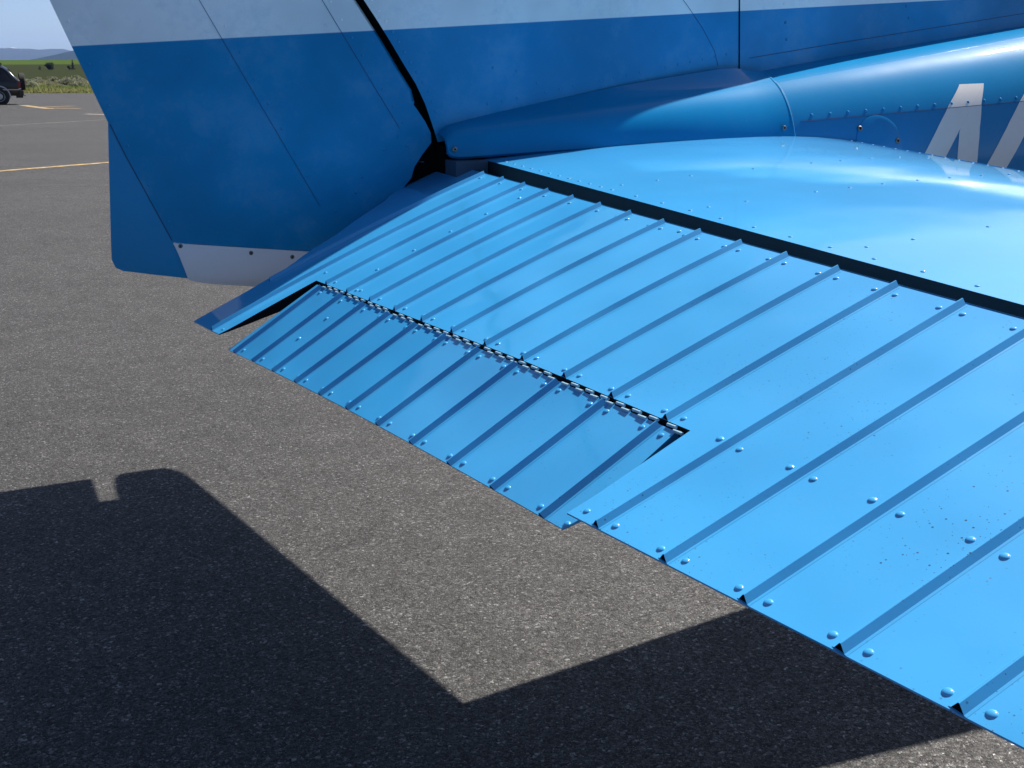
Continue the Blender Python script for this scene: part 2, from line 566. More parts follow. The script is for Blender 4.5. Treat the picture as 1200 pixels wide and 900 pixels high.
def build_elevator(mirror=False):
    """mirror=True builds the port elevator, which has no trim tab"""
    def mp(p):
        return (p[0], 2 * YC - p[1], p[2]) if mirror else p
    g = Geo()
    def patch(xrow, yl, yr, nx, ny, sides, dark=''):
        top, bot = [], []
        for i in range(nx + 1):
            f = i / nx
            rt, rb = [], []
            for j in range(ny + 1):
                h = j / ny
                # iterate: x depends on y through the hinge/te lines
                x = 0.0
                y = lerp(yl(f, x), yr(f, x), h)
                for _ in range(4):
                    x = xrow(f, y)
                    y = lerp(yl(f, x), yr(f, x), h)
                rt.append(mp((x, y, ztop(x, y))))
                rb.append(mp((x, y, zbot(x, y))))
            top.append(rt)
            bot.append(rb)
        slab(g, top, bot, 0, ''.join(q for q in sides if q not in dark))
        if dark:                                # inner walls near-black: gap shade put into the colour
            gd_ = Geo()
            slab(gd_, top, bot, 1, dark)
            g.add(gd_.v[2 * len(top) * len(top[0]):], [tuple(i - 2 * len(top) * len(top[0]) for i in f) for f in gd_.f[2 * (len(top) - 1) * (len(top[0]) - 1):]], 1)
    xh = lambda y: x_hin(-y / SP)
    xt = lambda y: x_te(-y / SP)
    tip = lambda f, x: TIP_Y
    inb = (lambda f, x: y_in(x) - 0.05 * max(0.0, min(1.0, (-0.30 - x) / 0.17))) if mirror else (lambda f, x: y_in(x))
    if mirror:
        patch(lambda f, y: f * xt(y), inb, tip, 26, 40, 'NSEW')
    else:
        patch(lambda f, y: f * xh(y), inb, tip, 20, 60, 'NSEW', 'S')
        cut_in = lambda f, x: lerp(-0.1125, -0.108, max(0, min(1, (-0.43 - x) / 0.03)) ** 2)
        cut_out = lambda f, x: lerp(-0.932, -0.940, max(0, min(1, (-0.24 - x) / 0.09)))
        patch(lambda f, y: lerp(xh(y), xt(y), f), inb, cut_in, 10, 6, 'SEW', 'E')
        patch(lambda f, y: lerp(xh(y), xt(y), f), cut_out, tip, 8, 24, 'SEW', 'W')
    edge = []
    for j in range(61):
        y = lerp(y_in(0.0), HORN_Y, j / 60)
        z = ztop(0.0, y)
        edge.append([mp((-0.001, y, z + 0.0003)), mp((0.0012, y, z - 0.0002)), mp((0.0028, y, z - 0.0014)), mp((0.0038, y, z - 0.0036)), mp((0.0041, y, z - 0.010)), mp((0.0, y, z - 0.012))])
    g.grid(edge)
    # horn balance ahead of the hinge at the tip
    top, bot = [], []
    for i in range(7):
        x = lerp(0.0, 0.375, i / 6)
        k = math.sqrt(max(0.0, 1 - (i / 6) ** 3)) * 0.9 + 0.1
        top.append([mp((x, lerp(HORN_Y - 0.008, TIP_Y, j / 4), lerp(-RH, -0.030, i / 6 * 0.8) - 0.02 * (1 - k))) for j in range(5)])
        bot.append([mp((x, lerp(HORN_Y - 0.008, TIP_Y, j / 4), -0.064 + 0.018 * (i / 6))) for j in range(5)])
    slab(g, top, bot, 0)
    o = g.build('elevator', [M['elev'], M['dark']], plane, smooth=True, auto=25)
    # corrugation ridges
    for n in range(0, NRIDGE):
        y0 = -n * SP
        if n == 0:
            x1 = -0.36
        elif not mirror and 2 <= n <= 12:
            x1 = x_hin(n)
        else:
            x1 = x_te(n) + 0.0006
        if y0 < TIP_Y + 0.02:
            continue
        gg = Geo()
        prof = [(-0.0060, 0.0000), (-0.0042, 0.0004), (-0.0005, RH), (0.0005, RH), (0.0042, 0.0004), (0.0060, 0.0000)]
        rowsr = []
        ks = 10
        for i in range(ks + 1):
            x = lerp(-0.0035, x1, i / ks)
            rowsr.append([mp((x, y0 + dy, ztop(x, y0 + dy) + dz + 0.00015)) for dy, dz in prof])
        gg.grid(rowsr, 0)
        gg.add(rowsr[0], [tuple(range(6))], 0)
        last = rowsr[-1]
        gg.add([(p[0] + 0.0007, p[1], p[2]) for p in last], [tuple(range(6))], 1)  # near-black cap paints the shade inside the hollow ridge
        r = gg.build('corrugation_ridge', [M['elev'], M['dark']], o, smooth=True, auto=22)
    return o
elev = build_elevator(False)
elev['label'] = 'starboard elevator with pressed ridges and drooping trailing edge'
elev2 = build_elevator(True)
elev2['label'] = 'port elevator behind the fin'

def erivet(x, y, sc=1.0):
    n = nrm_el(x, y)
    setpiece('rivet', RIV, elev, Vector((x, y, ztop(x, y))) - n * 0.0001, n, sc * random.uniform(0.95, 1.05))
for n in range(0, NRIDGE):
    y0 = -n * SP
    for sgn in (1, -1):
        y = y0 + sgn * 0.0125
        if n == 0 and sgn == 1:
            continue
        if n > 1 or sgn < 0:
            erivet(-0.0155, y, 0.92)
        if n >= 13:
            erivet(-0.2325 + (n - 13) * 0.0066, y)
            if not (n == 13 and sgn == 1):
                erivet(x_te(-y / SP) + 0.0085, y)
        elif n >= 2:
            erivet(x_hin(-y / SP) + 0.0085, y, 0.92)
for y in (-0.952,):
    erivet(x_te(-y / SP) + 0.009, y)
for x in (-0.035, -0.088, -0.144, -0.200, -0.255):
    erivet(x, -0.196 + x * 0.02, 0.9)
erivet(-0.0115, -0.571, 0.95)
erivet(-0.300, -0.100, 0.9)
erivet(-0.294, -0.247, 0.9)
erivet(-0.452, -0.098, 0.8)

# ------------------------------------------------------------------ trim tab
def tab_te(n):
    k = n - 2
    return (-0.447 + 0.0092 * k, -0.211 + 0.0069 * k - 0.00018 * k * k)
TAB_GAP = 0.0050
def tab_pt(n, t, off=0.0):
    xh = x_hin(n) - TAB_GAP
    zh = zpk(x_hin(n), -n * SP) - 0.0032
    xe, ze = tab_te(n)
    return Vector((lerp(xh, xe, t), -n * SP, lerp(zh, ze, t) - RH + off))
def tab_n(n):
    d = tab_pt(n, 1) - tab_pt(n, 0)
    s = tab_pt(n + .5, .5) - tab_pt(n - .5, .5)
    q = d.cross(s).normalized()
    return q if q.z > 0 else -q
g = Geo()
top, bot = [], []
for i in range(9):
    t = i / 8
    n0 = lerp(0.128 / SP, 0.120 / SP, t)
    n1 = lerp(0.9215 / SP, 0.934 / SP, t)
    if i == 8:
        n1 -= 0.08
    rt, rb = [], []
    for j in range(41):
        n = lerp(n0, n1, j / 40)
        p = tab_pt(n, t)
        rt.append(p)
        rb.append(p - tab_n(n) * lerp(0.015, 0.0014, t))
    top.append(rt)
    bot.append(rb)
slab(g, top, bot, 0)
tab = g.build('trim_tab', [M['elev'], M['dark']], plane, smooth=True, auto=25)
tab['label'] = 'ridged trim tab hinged into the elevator, angled further down'
for n in range(2, 13):
    nn = tab_n(n)
    gg = Geo()
    rowsr = []
    prof = [(-0.0060, 0.0), (-0.0042, 0.0004), (-0.0005, RH), (0.0005, RH), (0.0042, 0.0004), (0.0060, 0.0)]
    for i in range(7):
        t = lerp(0.012, 1.003, i / 6)
        rowsr.append([tab_pt(n - dy / SP, t) + nn * (dz + 0.00015) for dy, dz in prof])
    gg.grid(rowsr, 0)
    gg.add(rowsr[0], [tuple(range(6))], 0)
    dr = (rowsr[-1][2] - rowsr[-2][2]).normalized() * 0.0006
    gg.add([p - dr for p in rowsr[-1]], [tuple(range(6))], 1)  # cap coloured as the shaded hollow of the ridge
    gg.build('corrugation_ridge', [M['elev'], M['dark']], tab, smooth=True, auto=22)
    for sgn in (1, -1):
        for t in (0.075, 0.94):
            m = n - sgn * 0.0125 / SP
            if m < 1.75 or (n == 2 and sgn == 1) or (n == 12 and sgn == -1 and t > 0.5):
                continue
            p = tab_pt(m, t)
            setpiece('rivet', RIV, tab, p - nn * 0.0001, nn, random.uniform(0.93, 1.05))
for m, t in ((3.45, 0.30), (3.42, 0.60), (12.36, 0.955)):
    setpiece('rivet', RIV, tab, tab_pt(m, t), tab_n(m))
# piano hinge between elevator and tab
def cyl_mesh(name, r, L, mat, n=8):
    gg = Geo()
    a0 = [(r * math.cos(2 * math.pi * i / n), -L / 2, r * math.sin(2 * math.pi * i / n)) for i in range(n)]
    a1 = [(x, L / 2, z) for x, y, z in a0]
    gg.prism(a0, a1)
    me = bpy.data.meshes.new(name)
    me.from_pydata(gg.v, [], gg.f)
    me.materials.append(mat)
    return me
KN = cyl_mesh('hinge_knuckle', 0.0015, 0.0108, M['hinge'])
y = -0.147
k = 0
while y > -0.925:
    n = -y / SP
    near_ridge = abs(n - round(n)) < 0.055
    if not near_ridge:
        zz = ztop(x_hin(n), y)
        if k % 2 == 0:
            p = (x_hin(n) - 0.0028, y, zz - 0.0012)
        else:
            p = (x_hin(n) - 0.0057, y, zz - 0.0030)
        ang = math.atan2(0.0072, SP) * 1.0
        inst('hinge_knuckle', KN, tab, p, (math.radians(-3.3), 0, ang))
    y -= 0.0116
    k += 1

# ------------------------------------------------------------------ horizontal stabilizer
def le_x(y): return 0.923 - 0.167 * (0.1 - y)
X_ST = 0.030
def st_zc(y): return -0.038
def st_top(x, y):
    tau = (le_x(y) - x) / (le_x(y) - X_ST)
    zte = 0.0086 - 0.0105 * (0.1 - y)
    zcr = 0.036 - 0.020 * (0.07 - y)
    hm = zcr - st_zc(y)
    a = (zte - st_zc(y)) / hm
    tau = max(0.0, min(1.0, tau))
    if tau < 0.36:
        f = math.sqrt(max(0.0, 1 - ((0.36 - tau) / 0.36) ** 2.2))
    else:
        f = 1 - (1 - a) * ((tau - 0.36) / 0.64) ** 1.75
    return st_zc(y) + hm * f
def st_nrm(x, y):
    d = 0.004
    return Vector((-(st_top(x + d, y) - st_top(x - d, y)) / (2 * d), -(st_top(x, y + d) - st_top(x, y - d)) / (2 * d), 1)).normalized()
ST_TIP = -1.65
def build_stab(mirror):
    def mp(p):
        return (p[0], 2 * YC - p[1], p[2]) if mirror else p
    g = Geo()
    taus = [0, .004, .012, .025, .045, .07, .10, .14, .19, .25, .32, .40, .48, .56, .64, .72, .80, .88, .94, 1.0]
    ys = [lerp(YC - 0.01, HORN_Y, j / 56) for j in range(57)]
    top, bot = [], []
    for tau in taus:
        rt, rb = [], []
        for y in ys:
            x = le_x(y) - tau * (le_x(y) - X_ST)
            z = st_top(x, y)
            rt.append(mp((x, y, z)))
            rb.append(mp((x, y, 2 * st_zc(y) - z)))
        top.append(rt)
        bot.append(rb)
    g.grid(top)
    g.grid(bot)
    g.grid([top[-1], bot[-1]], 1)              # rear spar face, dark
    g.grid([[r[-1] for r in top], [r[-1] for r in bot]])
    g.grid([[r[0] for r in top], [r[0] for r in bot]])
    # tip fairing ahead of the elevator horn
    top, bot = [], []
    for i, tau in enumerate([0, .004, .012, .025, .045, .07, .10, .14, .19, .25, .30, .34]):
        rt, rb = [], []
        for j in range(10):
            f = j / 9
            y = lerp(HORN_Y, ST_TIP, f)
            lx = le_x(y) - 0.035 * max(0, f - 0.55) ** 2 / 0.2
            x = lx - tau / 0.34 * (lx - 0.470)
            k = math.sqrt(max(0.0, 1 - f ** 4))
            z = st_zc(y) + (st_top(le_x(y) - tau * 0.9 * (le_x(y) - X_ST), y) - st_zc(y)) * (0.25 + 0.75 * k)
            rt.append(mp((x, y, z)))
            rb.append(mp((x, y, 2 * st_zc(y) - z)))
        top.append(rt)
        bot.append(rb)
    slab(g, top, bot, 0, 'SE')
    return g.build('horizontal_stabilizer', [M['stab'], M['spar']], plane, smooth=True, auto=40)
stab = build_stab(False)
stab['label'] = 'starboard stabilizer, smooth and glossy, mirroring the fuselage'
stab2 = build_stab(True)
stab2['label'] = 'port stabilizer behind the fin'
def srivet(x, y, sc=1.0):
    n = st_nrm(x, y)
    setpiece('rivet', RIVT, stab, Vector((x, y, st_top(x, y))) - n * 0.0001, n, sc)
y = 0.02
while y > HORN_Y:
    srivet(X_ST + 0.016, y)
    y -= 0.031 if y > -0.3 else 0.0625
for yy in (-0.30, -0.505, -0.78, -1.05):
    x = 0.075
    while x < le_x(yy) - 0.16:
        srivet(x, yy + random.uniform(-0.002, 0.002), 0.95)
        x += random.choice((0.058, 0.062, 0.11))
LE_SEAM = 0.135
y = 0.03
while y > HORN_Y:
    srivet(le_x(y) - LE_SEAM - 0.010, y, 0.85)
    y -= 0.034
# leading-edge skin lap
g = Geo()
top, bot = [], []
for dx in (0.0, 0.004, 0.008):
    rt, rb = [], []
    for j in range(41):
        yy = lerp(0.06, HORN_Y, j / 40)
        x = le_x(yy) - LE_SEAM + dx
        rt.append((x, yy, st_top(x, yy) + (0.0009 if dx < 0.006 else 0.0001)))
        rb.append((x, yy, st_top(x, yy) - 0.002))
    top.append(rt)
    bot.append(rb)
slab(g, top, bot)
g.build('skin_lap', M['stab'], stab)

for yb in (-0.12, -0.53, -0.69, -1.12):          # elevator hinge brackets inside the slot
    g = Geo()
    g.box((0.014, yb - 0.014, -0.056), (0.0295, yb + 0.014, -0.020))
    g.build('hinge_bracket', M['dark'], stab)
# ------------------------------------------------------------------ fuselage
PE = 2.3
def fw(X): return 0.10 + 0.10 * X if X < 2.4 else 0.34 + 0.13 * (X - 2.4)
def fh(X): return 0.15 + 0.10 * X
def fzt(X): return 0.066 + 0.128 * X if X < 2.0 else 0.322 + 0.09 * (X - 2.0)
def fus_pt(X, th, out=0.0):
    """th measured from the starboard side (0) over the top (pi/2)"""
    c, s = math.cos(th), math.sin(th)
    w, h = fw(X) + out, fh(X) + out
    return Vector((X, YC - w * math.copysign(abs(c) ** (2 / PE), c), fzt(X) - fh(X) + h * math.copysign(abs(s) ** (2 / PE), s)))
def fus_side(X, z, out=0.0):
    """starboard flank point at height z"""
    w, h = fw(X) + out, fh(X) + out
    q = min(1.0, abs((z - (fzt(X) - fh(X))) / h))
    return Vector((X, YC - w * (1 - q ** PE) ** (1 / PE), z))
def fus_nrm(X, z):
    d = 0.004
    a = fus_side(X + d, z) - fus_side(X - d, z)
    b = fus_side(X, z + d) - fus_side(X, z - d)
    n = a.cross(b).normalized()
    return n if n.y < 0 else -n
NTH = 72
def ring(X, out=0.0):
    return [fus_pt(X, 2 * math.pi * i / NTH + 0.0001, out) for i in range(NTH)]
X_SEAM = 0.640
g = Geo()
xs = [X_SEAM - 0.02] + [lerp(X_SEAM + 0.02, 3.6, i / 34) for i in range(35)]
g.grid([ring(x) for x in xs], 0, True)
g.add(ring(3.6), [tuple(range(NTH))])
fus = g.build('fuselage', [M['fus']], plane, smooth=True, auto=40)
fus['label'] = 'blue tail cone with a large grey letter and a rivet row'

# tail fairing: slimmer half shells ending in a rounded nose by the rudder
def fair_section(X, side):
    """boxier continuation of the tail cone with a soft fillet rising to the fin"""
    pe = lerp(5.0, PE, max(0.0, min(1.0, X / 0.60)) ** 0.8)
    w, h = fw(X) + 0.0014, fh(X) + 0.0014
    zc_ = fzt(X) - fh(X)
    lift = pw([(-0.03, -0.004), (0.01, 0.0), (0.05, 0.003), (0.10, 0.006), (0.32, 0.0165), (0.55, 0.020), (0.585, 0.016), (0.62, 0.007), (0.645, 0.002)], X)
    zb = pw([(-0.05, 0.012), (0.08, 0.018), (0.25, 0.024), (0.43, 0.029), (0.66, 0.030)], X)
    q0 = (zb - zc_) / h
    th0 = math.asin(min(1.0, q0 ** (pe / 2)))
    a_end = 0.0455
    out = [(w * (1 - q0 ** pe) ** (1 / pe) - 0.006, zb - 0.004)]
    th1 = math.acos((a_end / w) ** (pe / 2))
    for k in range(19):
        th = lerp(th0, th1, k / 18)
        a = w * math.cos(th) ** (2 / pe)
        z = zc_ + h * math.sin(th) ** (2 / pe)
        f = max(0.0, (0.082 - a) / (0.082 - a_end))
        out.append((a, z + lift * f ** 1.7))
    return [(X, YC - side * a, z) for a, z in out]
for side in (1, -1):
    g = Geo()
    xs = [-0.034, -0.033, -0.030, -0.024, -0.015, 0.0] + [lerp(0.03, X_SEAM + 0.004, i / 18) for i in range(19)]
    rows = []
    for X in xs:
        sec = fair_section(X, side)
        if X < 0:                              # rounded aft corners
            k = math.sqrt(max(0.0, 1 - (X / -0.0345) ** 3))
            mz = 0.034
            sec = [(X, p[1], mz + (p[2] - mz) * (0.45 + 0.55 * k)) for p in sec]
        rows.append(sec)
    g.grid(rows)
    g.grid([rows[-1], [(p[0], p[1] + side * 0.002, p[2] - 0.002) for p in rows[-1]]])
    g.grid([rows[0], [(p[0] + 0.001, YC + (p[1] - YC) * 0.9, p[2] - 0.001) for p in rows[0]]])
    tf = g.build('tail_fairing', M['cone'], plane, smooth=True, auto=50)
    tf['label'] = 'rounded blue fairing at the foot of the fin'
    if side == 1:
        TF = tf
        # overlapping edge of the fairing: a thin proud band with a dark joint behind it
        band, joint = Geo(), Geo()
        r0 = fair_section(X_SEAM - 0.006, side)
        band.grid([[(X, p[1] - 0.0003 * k, p[2] + 0.0004 * k) for p in fair_section(min(X, X_SEAM + 0.004), side)] for X, k in ((X_SEAM - 0.0012, 0.2), (X_SEAM + 0.0002, 1.5), (X_SEAM + 0.0028, 1.5), (X_SEAM + 0.004, -2))])
        band.build('edge_band', M['fus'], tf, smooth=True, auto=60)
        joint.grid([[fus_pt(X, lerp(0.30, 1.35, k / 30), 0.0004) for k in range(31)] for X in (X_SEAM + 0.0042, X_SEAM + 0.0056)])
        joint.build('seam', M['seam'], tf)
for (X, z) in ((-0.024, 0.027), (0.618, 0.050)):
    sec = fair_section(max(X, 0.0), 1)
    yb = min(p[1] for p in sec if abs(p[2] - z) < 0.012)
    setpiece('screw', SCREW, TF, (X, yb - 0.0008, z), (0, -1, 0.12))
# dark block that closes the tail under the fairing (stern frame); aft box is dark filler added as cavity shade
g = Geo()
g.box((-0.030, YC - 0.070, -0.075), (0.60, YC + 0.070, 0.030))
g.box((-0.090, YC - 0.030, -0.100), (-0.0305, YC + 0.030, 0.046))
g.build('stern_frame_filler', M['dark'], plane)
g = Geo()
g.box((-0.030, 0.052, -0.02), (0.028, 0.098, 0.0085))
g.build('end_block', plain('dull_blue_bracket', (0.02, 0.06, 0.11), 0.6), plane)

# rivet row and lap on the flank
X = 0.647
i = 0
while X < 1.75:
    z = 0.0690 + (X - 0.647) * 0.0575
    n = fus_nrm(X, z)
    if X > X_SEAM + 0.02:
        setpiece('rivet', RIVF, fus, fus_side(X, z), n)
    X += 0.0402
def flank_strip(name, pts, w, out, mat, parent=None):
    """a thin proud strip following the flank; pts = (X, z) polyline"""
    gg = Geo()
    up, dn, bk = [], [], []
    for (x, z) in pts:
        up.append(fus_side(x, z + w / 2, out))
        dn.append(fus_side(x, z - w / 2, out))
        bk.append(fus_side(x, z, -0.002))
    gg.grid([up, dn])
    gg.grid([up, bk])
    gg.grid([dn, bk])
    return gg.build(name, mat, parent or fus)
flank_strip('skin_lap', [(lerp(0.66, 1.8, i / 24), 0.0605 + (lerp(0.66, 1.8, i / 24) - 0.66) * 0.0615) for i in range(25)], 0.0010, 0.0009, M['seam'])
# round access cover with screws
cx, cz, cr = 0.828, 0.018, 0.052
g = Geo()
rws = []
for r, o_ in ((cr, -0.001), (cr, 0.0010), (cr - 0.003, 0.0016), (0.0005, 0.0016)):
    rws.append([fus_side(cx + r * math.cos(2 * math.pi * i / 40), cz + r * math.sin(2 * math.pi * i / 40), o_) for i in range(40)])
g.grid(rws, 0, True)
cov = g.build('access_cover', M['fus'], fus, smooth=True, auto=30)
for (x, z) in ((0.786, 0.046), (0.870, 0.022), (0.828, -0.030)):
    setpiece('screw', SCREW, fus, fus_side(x, z, 0.0017), fus_nrm(x, z), 1.15)
# letter N, italic, laid on the flank
def letter():
    """the bars of an italic N as (X, z) outlines, tessellated and laid on the flank"""
    ztp, zbt = 0.1255, -0.175
    LE_ = [(-0.175, 0.823), (-0.013, 0.927), (0.02, 0.948), (0.055, 0.973), (0.089, 1.002), (0.125, 1.041)]
    DR_ = [(-0.175, 1.066), (-0.039, 1.065), (0.002, 1.065), (0.043, 1.069), (0.091, 1.081), (0.126, 1.100)]
    G = Geo()
    def bar(a0, a1):
        nz, nx = 40, 6
        rows = []
        for i in range(nz + 1):
            z = lerp(ztp, zbt, i / nz)
            l, r = a0(z), max(a0(z) + 0.0002, a1(z))
            rows.append([fus_side(lerp(l, r, j / nx), z + (lerp(l, r, j / nx) - 1.04) * 0.03, 0.0006) for j in range(nx + 1)])
        G.grid(rows)
    up = lambda z: pw(LE_, z)
    bar(up, lambda z: up(z) + 0.057)
    bar(lambda z: max(pw(DR_, z) - 0.050, up(z) + 0.0571), lambda z: pw(DR_, z))
    bar(lambda z: max(up(z) + 0.174, pw(DR_, z) + 0.0002), lambda z: up(z) + 0.231)
    o = G.build('letter', M['letter'], fus, smooth=True)
    o['label'] = 'large pale grey italic letter N'
letter()

# ------------------------------------------------------------------ vertical fin and dorsal
FTE = [(-0.10, 0.010), (0.015, -0.027), (0.051, -0.038), (0.093, -0.053), (0.114, -0.060), (0.158, -0.089), (0.214, -0.124), (0.258, -0.155), (1.40, -0.900)]
def hinge_x(z): return pw(FTE, z)                  # fin trailing edge line
def fin_le(z):
    return pw([(0.10, 2.1), (0.30, 1.7), (0.325, 1.3), (0.335, 1.0), (0.36, 0.842), (0.416, 0.763), (0.52, 0.47), (0.62, 0.36), (1.36, -0.45)], z)
def fin_half(x, z):
    """half thickness of the fin, thinning to the leading edge"""
    c0, c1 = hinge_x(z), fin_le(z)
    t = max(0.0, min(1.0, (x - c0) / max(0.05, min(c1 - c0, 0.95))))
    base = lerp(0.047, 0.030, min(1, max(0, z / 1.35)))
    return max(0.004, base * (1 - 0.10 * t - 0.62 * t ** 2.2))
FTOP = 1.34
ROOTZ = lambda x: 0.060 + 0.1645 * x if x < X_SEAM else fzt(x) - 0.012
X_DORSAL = 0.595
g = Geo()
gd = Geo()
zs_n = 30
def fin_grid(gg, xa, xb, z0f, z1f, nx, nz, seal='NSEW'):
    P, Q = [], []
    for i in range(nz + 1):
        rp, rq = [], []
        for j in range(nx + 1):
            f, h = i / nz, j / nx
            x = lerp(0.1, 0.5, h)
            z = 0.2
            for _ in range(8):
                z = lerp(z0f(x), z1f(x), f)
                x = lerp(xa(z), xb(z), h)
            rp.append((x, YC - fin_half(x, z), z))
            rq.append((x, YC + fin_half(x, z), z))
        P.append(rp)
        Q.append(rq)
    slab(gg, P, Q, 0, seal)
fin_x1 = lambda z: min(fin_le(z), X_DORSAL - 0.06 * (z - 0.155))
fin_grid(g, lambda z: hinge_x(z), fin_x1, lambda x: max(-0.03, ROOTZ(max(x, -0.05)) - 0.02), lambda x: FTOP, 18, 40, 'NSE')
slab_rear = [[(hinge_x(z), YC + k * fin_half(hinge_x(z), z), z) for k in (-1, 1)] for z in [-0.02 + 1.36 * i / 40 for i in range(41)]]
g.grid(slab_rear, 1)  # rear face near-black: hinge-gap shade painted onto it
fin = g.build('vertical_fin', [M['livery'], M['dark']], plane, smooth=True, auto=35)
fin['label'] = 'fixed fin, blue below and white above'
# dorsal fairing ahead of the seam
P, Q = [], []
for i in range(9):
    f = i / 8
    rp, rq = [], []
    for j in range(29):
        h = j / 28
        x = lerp(X_DORSAL + 0.0025, 2.0, h)
        z0 = fzt(x) - 0.02
        z1 = pw([(0.55, 0.492), (0.595, 0.475), (0.763, 0.416), (0.842, 0.362), (1.0, 0.337), (1.25, 0.333), (1.6, 0.333), (2.0, 0.340)], x)
        z = lerp(z0, max(z1, z0 + 0.004), f)
        hw = fin_half(x, z) * (1 if f < 1 else 0.5) + 0.0004
        rp.append((x - 0.06 * (z - 0.155) * (1 - h), YC - hw, z))
        rq.append((x - 0.06 * (z - 0.155) * (1 - h), YC + hw, z))
    P.append(rp)
    Q.append(rq)
slab(gd, P, Q)
dors = gd.build('dorsal_fairing', M['livery'], plane, smooth=True, auto=35)
def fin_side(x, z, out=0.0):
    return Vector((x, YC - fin_half(x, z) - out, z))
for i in range(14):
    z = 0.085 + i * 0.0158
    setpiece('rivet', RIVW if z > 0.2205 + 0.0606 * hinge_x(z) else RIVS, fin, fin_side(hinge_x(z) + 0.014, z), (0, -1, 0.02), 0.9)
for i in range(20):
    x = 0.06 + i * 0.028
    z = 0.086 + 0.1645 * x
    if i in (3, 7, 12):
        continue
    setpiece('rivet', RIVS, fin, fin_side(x, z), (0, -1, 0.02), 0.8)
for (x, z) in ((0.07, 0.155), (0.115, 0.150), (0.155, 0.130)):
    setpiece('rivet', RIVS, fin, fin_side(x, z), (0, -1, 0.02), 0.9)
for x in (0.66, 0.665, 0.67):
    pass
for (x, z) in ((0.700, 0.272), (0.706, 0.238), (0.711, 0.207), (1.02, 0.275), (1.03, 0.252)):
    setpiece('rivet', RIVW if z > 0.2205 + 0.0606 * x else RIVF, dors, fin_side(x, z, 0.0004), (0, -1, 0.02), 0.9)
def side_strip(name, pts, w, sidef, mat, parent, out=0.0006):
    """thin proud strip on a near-vertical surface; pts = (x, z)"""
    gg = Geo()
    L, R_, B = [], [], []
    for k, (x, z) in enumerate(pts):
        a_ = Vector(pts[max(0, k - 1)])
        b_ = Vector(pts[min(len(pts) - 1, k + 1)])
        d = (b_ - a_).normalized()
        nx, nz = -d.y * w / 2, d.x * w / 2
        L.append(sidef(x + nx, z + nz, out))
        R_.append(sidef(x - nx, z - nz, out))
        B.append(sidef(x, z, -0.002))
    gg.grid([L, R_])
    gg.grid([L, B])
    gg.grid([R_, B])
    return gg.build(name, mat, parent)
# diagonal wrinkle seam near the forward end of the fin
side_strip('seam', [(0.43, 0.30), (0.47, 0.262), (0.505, 0.225), (0.535, 0.185), (0.545, 0.158)], 0.0008, fin_side, M['seam'], fin, 0.0005)
side_strip('seam', [(X_DORSAL + 0.001 - 0.06 * (z - 0.155), z) for z in [0.150 + 0.02 * k for k in range(12)]], 0.0026, fin_side, M['dark'], fin, 0.0012)
side_strip('seam', [(0.62 + 0.1 * k, 0.172 + 0.0128 * k) for k in range(10)], 0.0012, fin_side, M['seam'], dors, 0.0009)

# ------------------------------------------------------------------ rudder
RTE = [(-0.25, -0.428), (-0.172, -0.454), (-0.115, -0.473), (0.028, -0.534), (0.076, -0.552), (0.249, -0.614), (1.40, -1.026)]
def rud_te(z): return pw(RTE, z)
R_FRONT = [(-0.205, -0.18), (-0.150, -0.14), (-0.110, -0.06), (-0.080, -0.028), (-0.075, -0.008), (-0.056, 0.019), (-0.043, 0.034), (-0.0415, 0.044), (-0.0470, 0.057), (-0.056, 0.073), (-0.0735, 0.0965), (-0.072, 0.101)]
def rud_front(z):
    if z > 0.101:
        return hinge_x(z) - 0.004
    pts = sorted((zz, xx) for xx, zz in R_FRONT)
    return pw(pts, z)
def rud_half(x, z):
    c0, c1 = hinge_x(z) - 0.008, rud_te(z)
    t = max(0.0, min(1.0, (x - c0) / (c1 - c0)))
    base = lerp(0.043, 0.024, min(1, max(0, z / 1.35)))
    return lerp(base, 0.0022, t ** 1.08)
RTOP = 1.36
ZBREAK = lambda x: -0.1135 - 0.120 * (x + 0.474)     # top edge of the grey fairing
zl = [-0.125, -0.11, -0.09, -0.06, -0.024, -0.006, 0.015, 0.034, 0.050, 0.068, 0.086, 0.0965, 0.101, 0.12, 0.15, 0.20, 0.26, 0.34, 0.44, 0.56, 0.70, 0.85, 1.0, 1.15, RTOP]
P, Q = [], []
for iz, z in enumerate(zl):
    rp, rq = [], []
    xf, xe = rud_front(z), rud_te(z)
    for h in [0, .006, .014, .026, .045] + [0.07 + 0.93 * j / 16 for j in range(17)]:
        x = lerp(xf, xe, h)
        zz = z
        if iz == 0:
            zz = ZBREAK(x)
        hw = rud_half(x, zz)
        if z > 0.101:                           # rounded nose along the gap
            d = (xf - x)
            if d < 0.015:
                hw *= math.sqrt(max(0.12, 1 - (1 - d / 0.015) ** 2))
        rp.append((x, YC - hw, zz))
        rq.append((x, YC + hw, zz))
    P.append(rp)
    Q.append(rq)
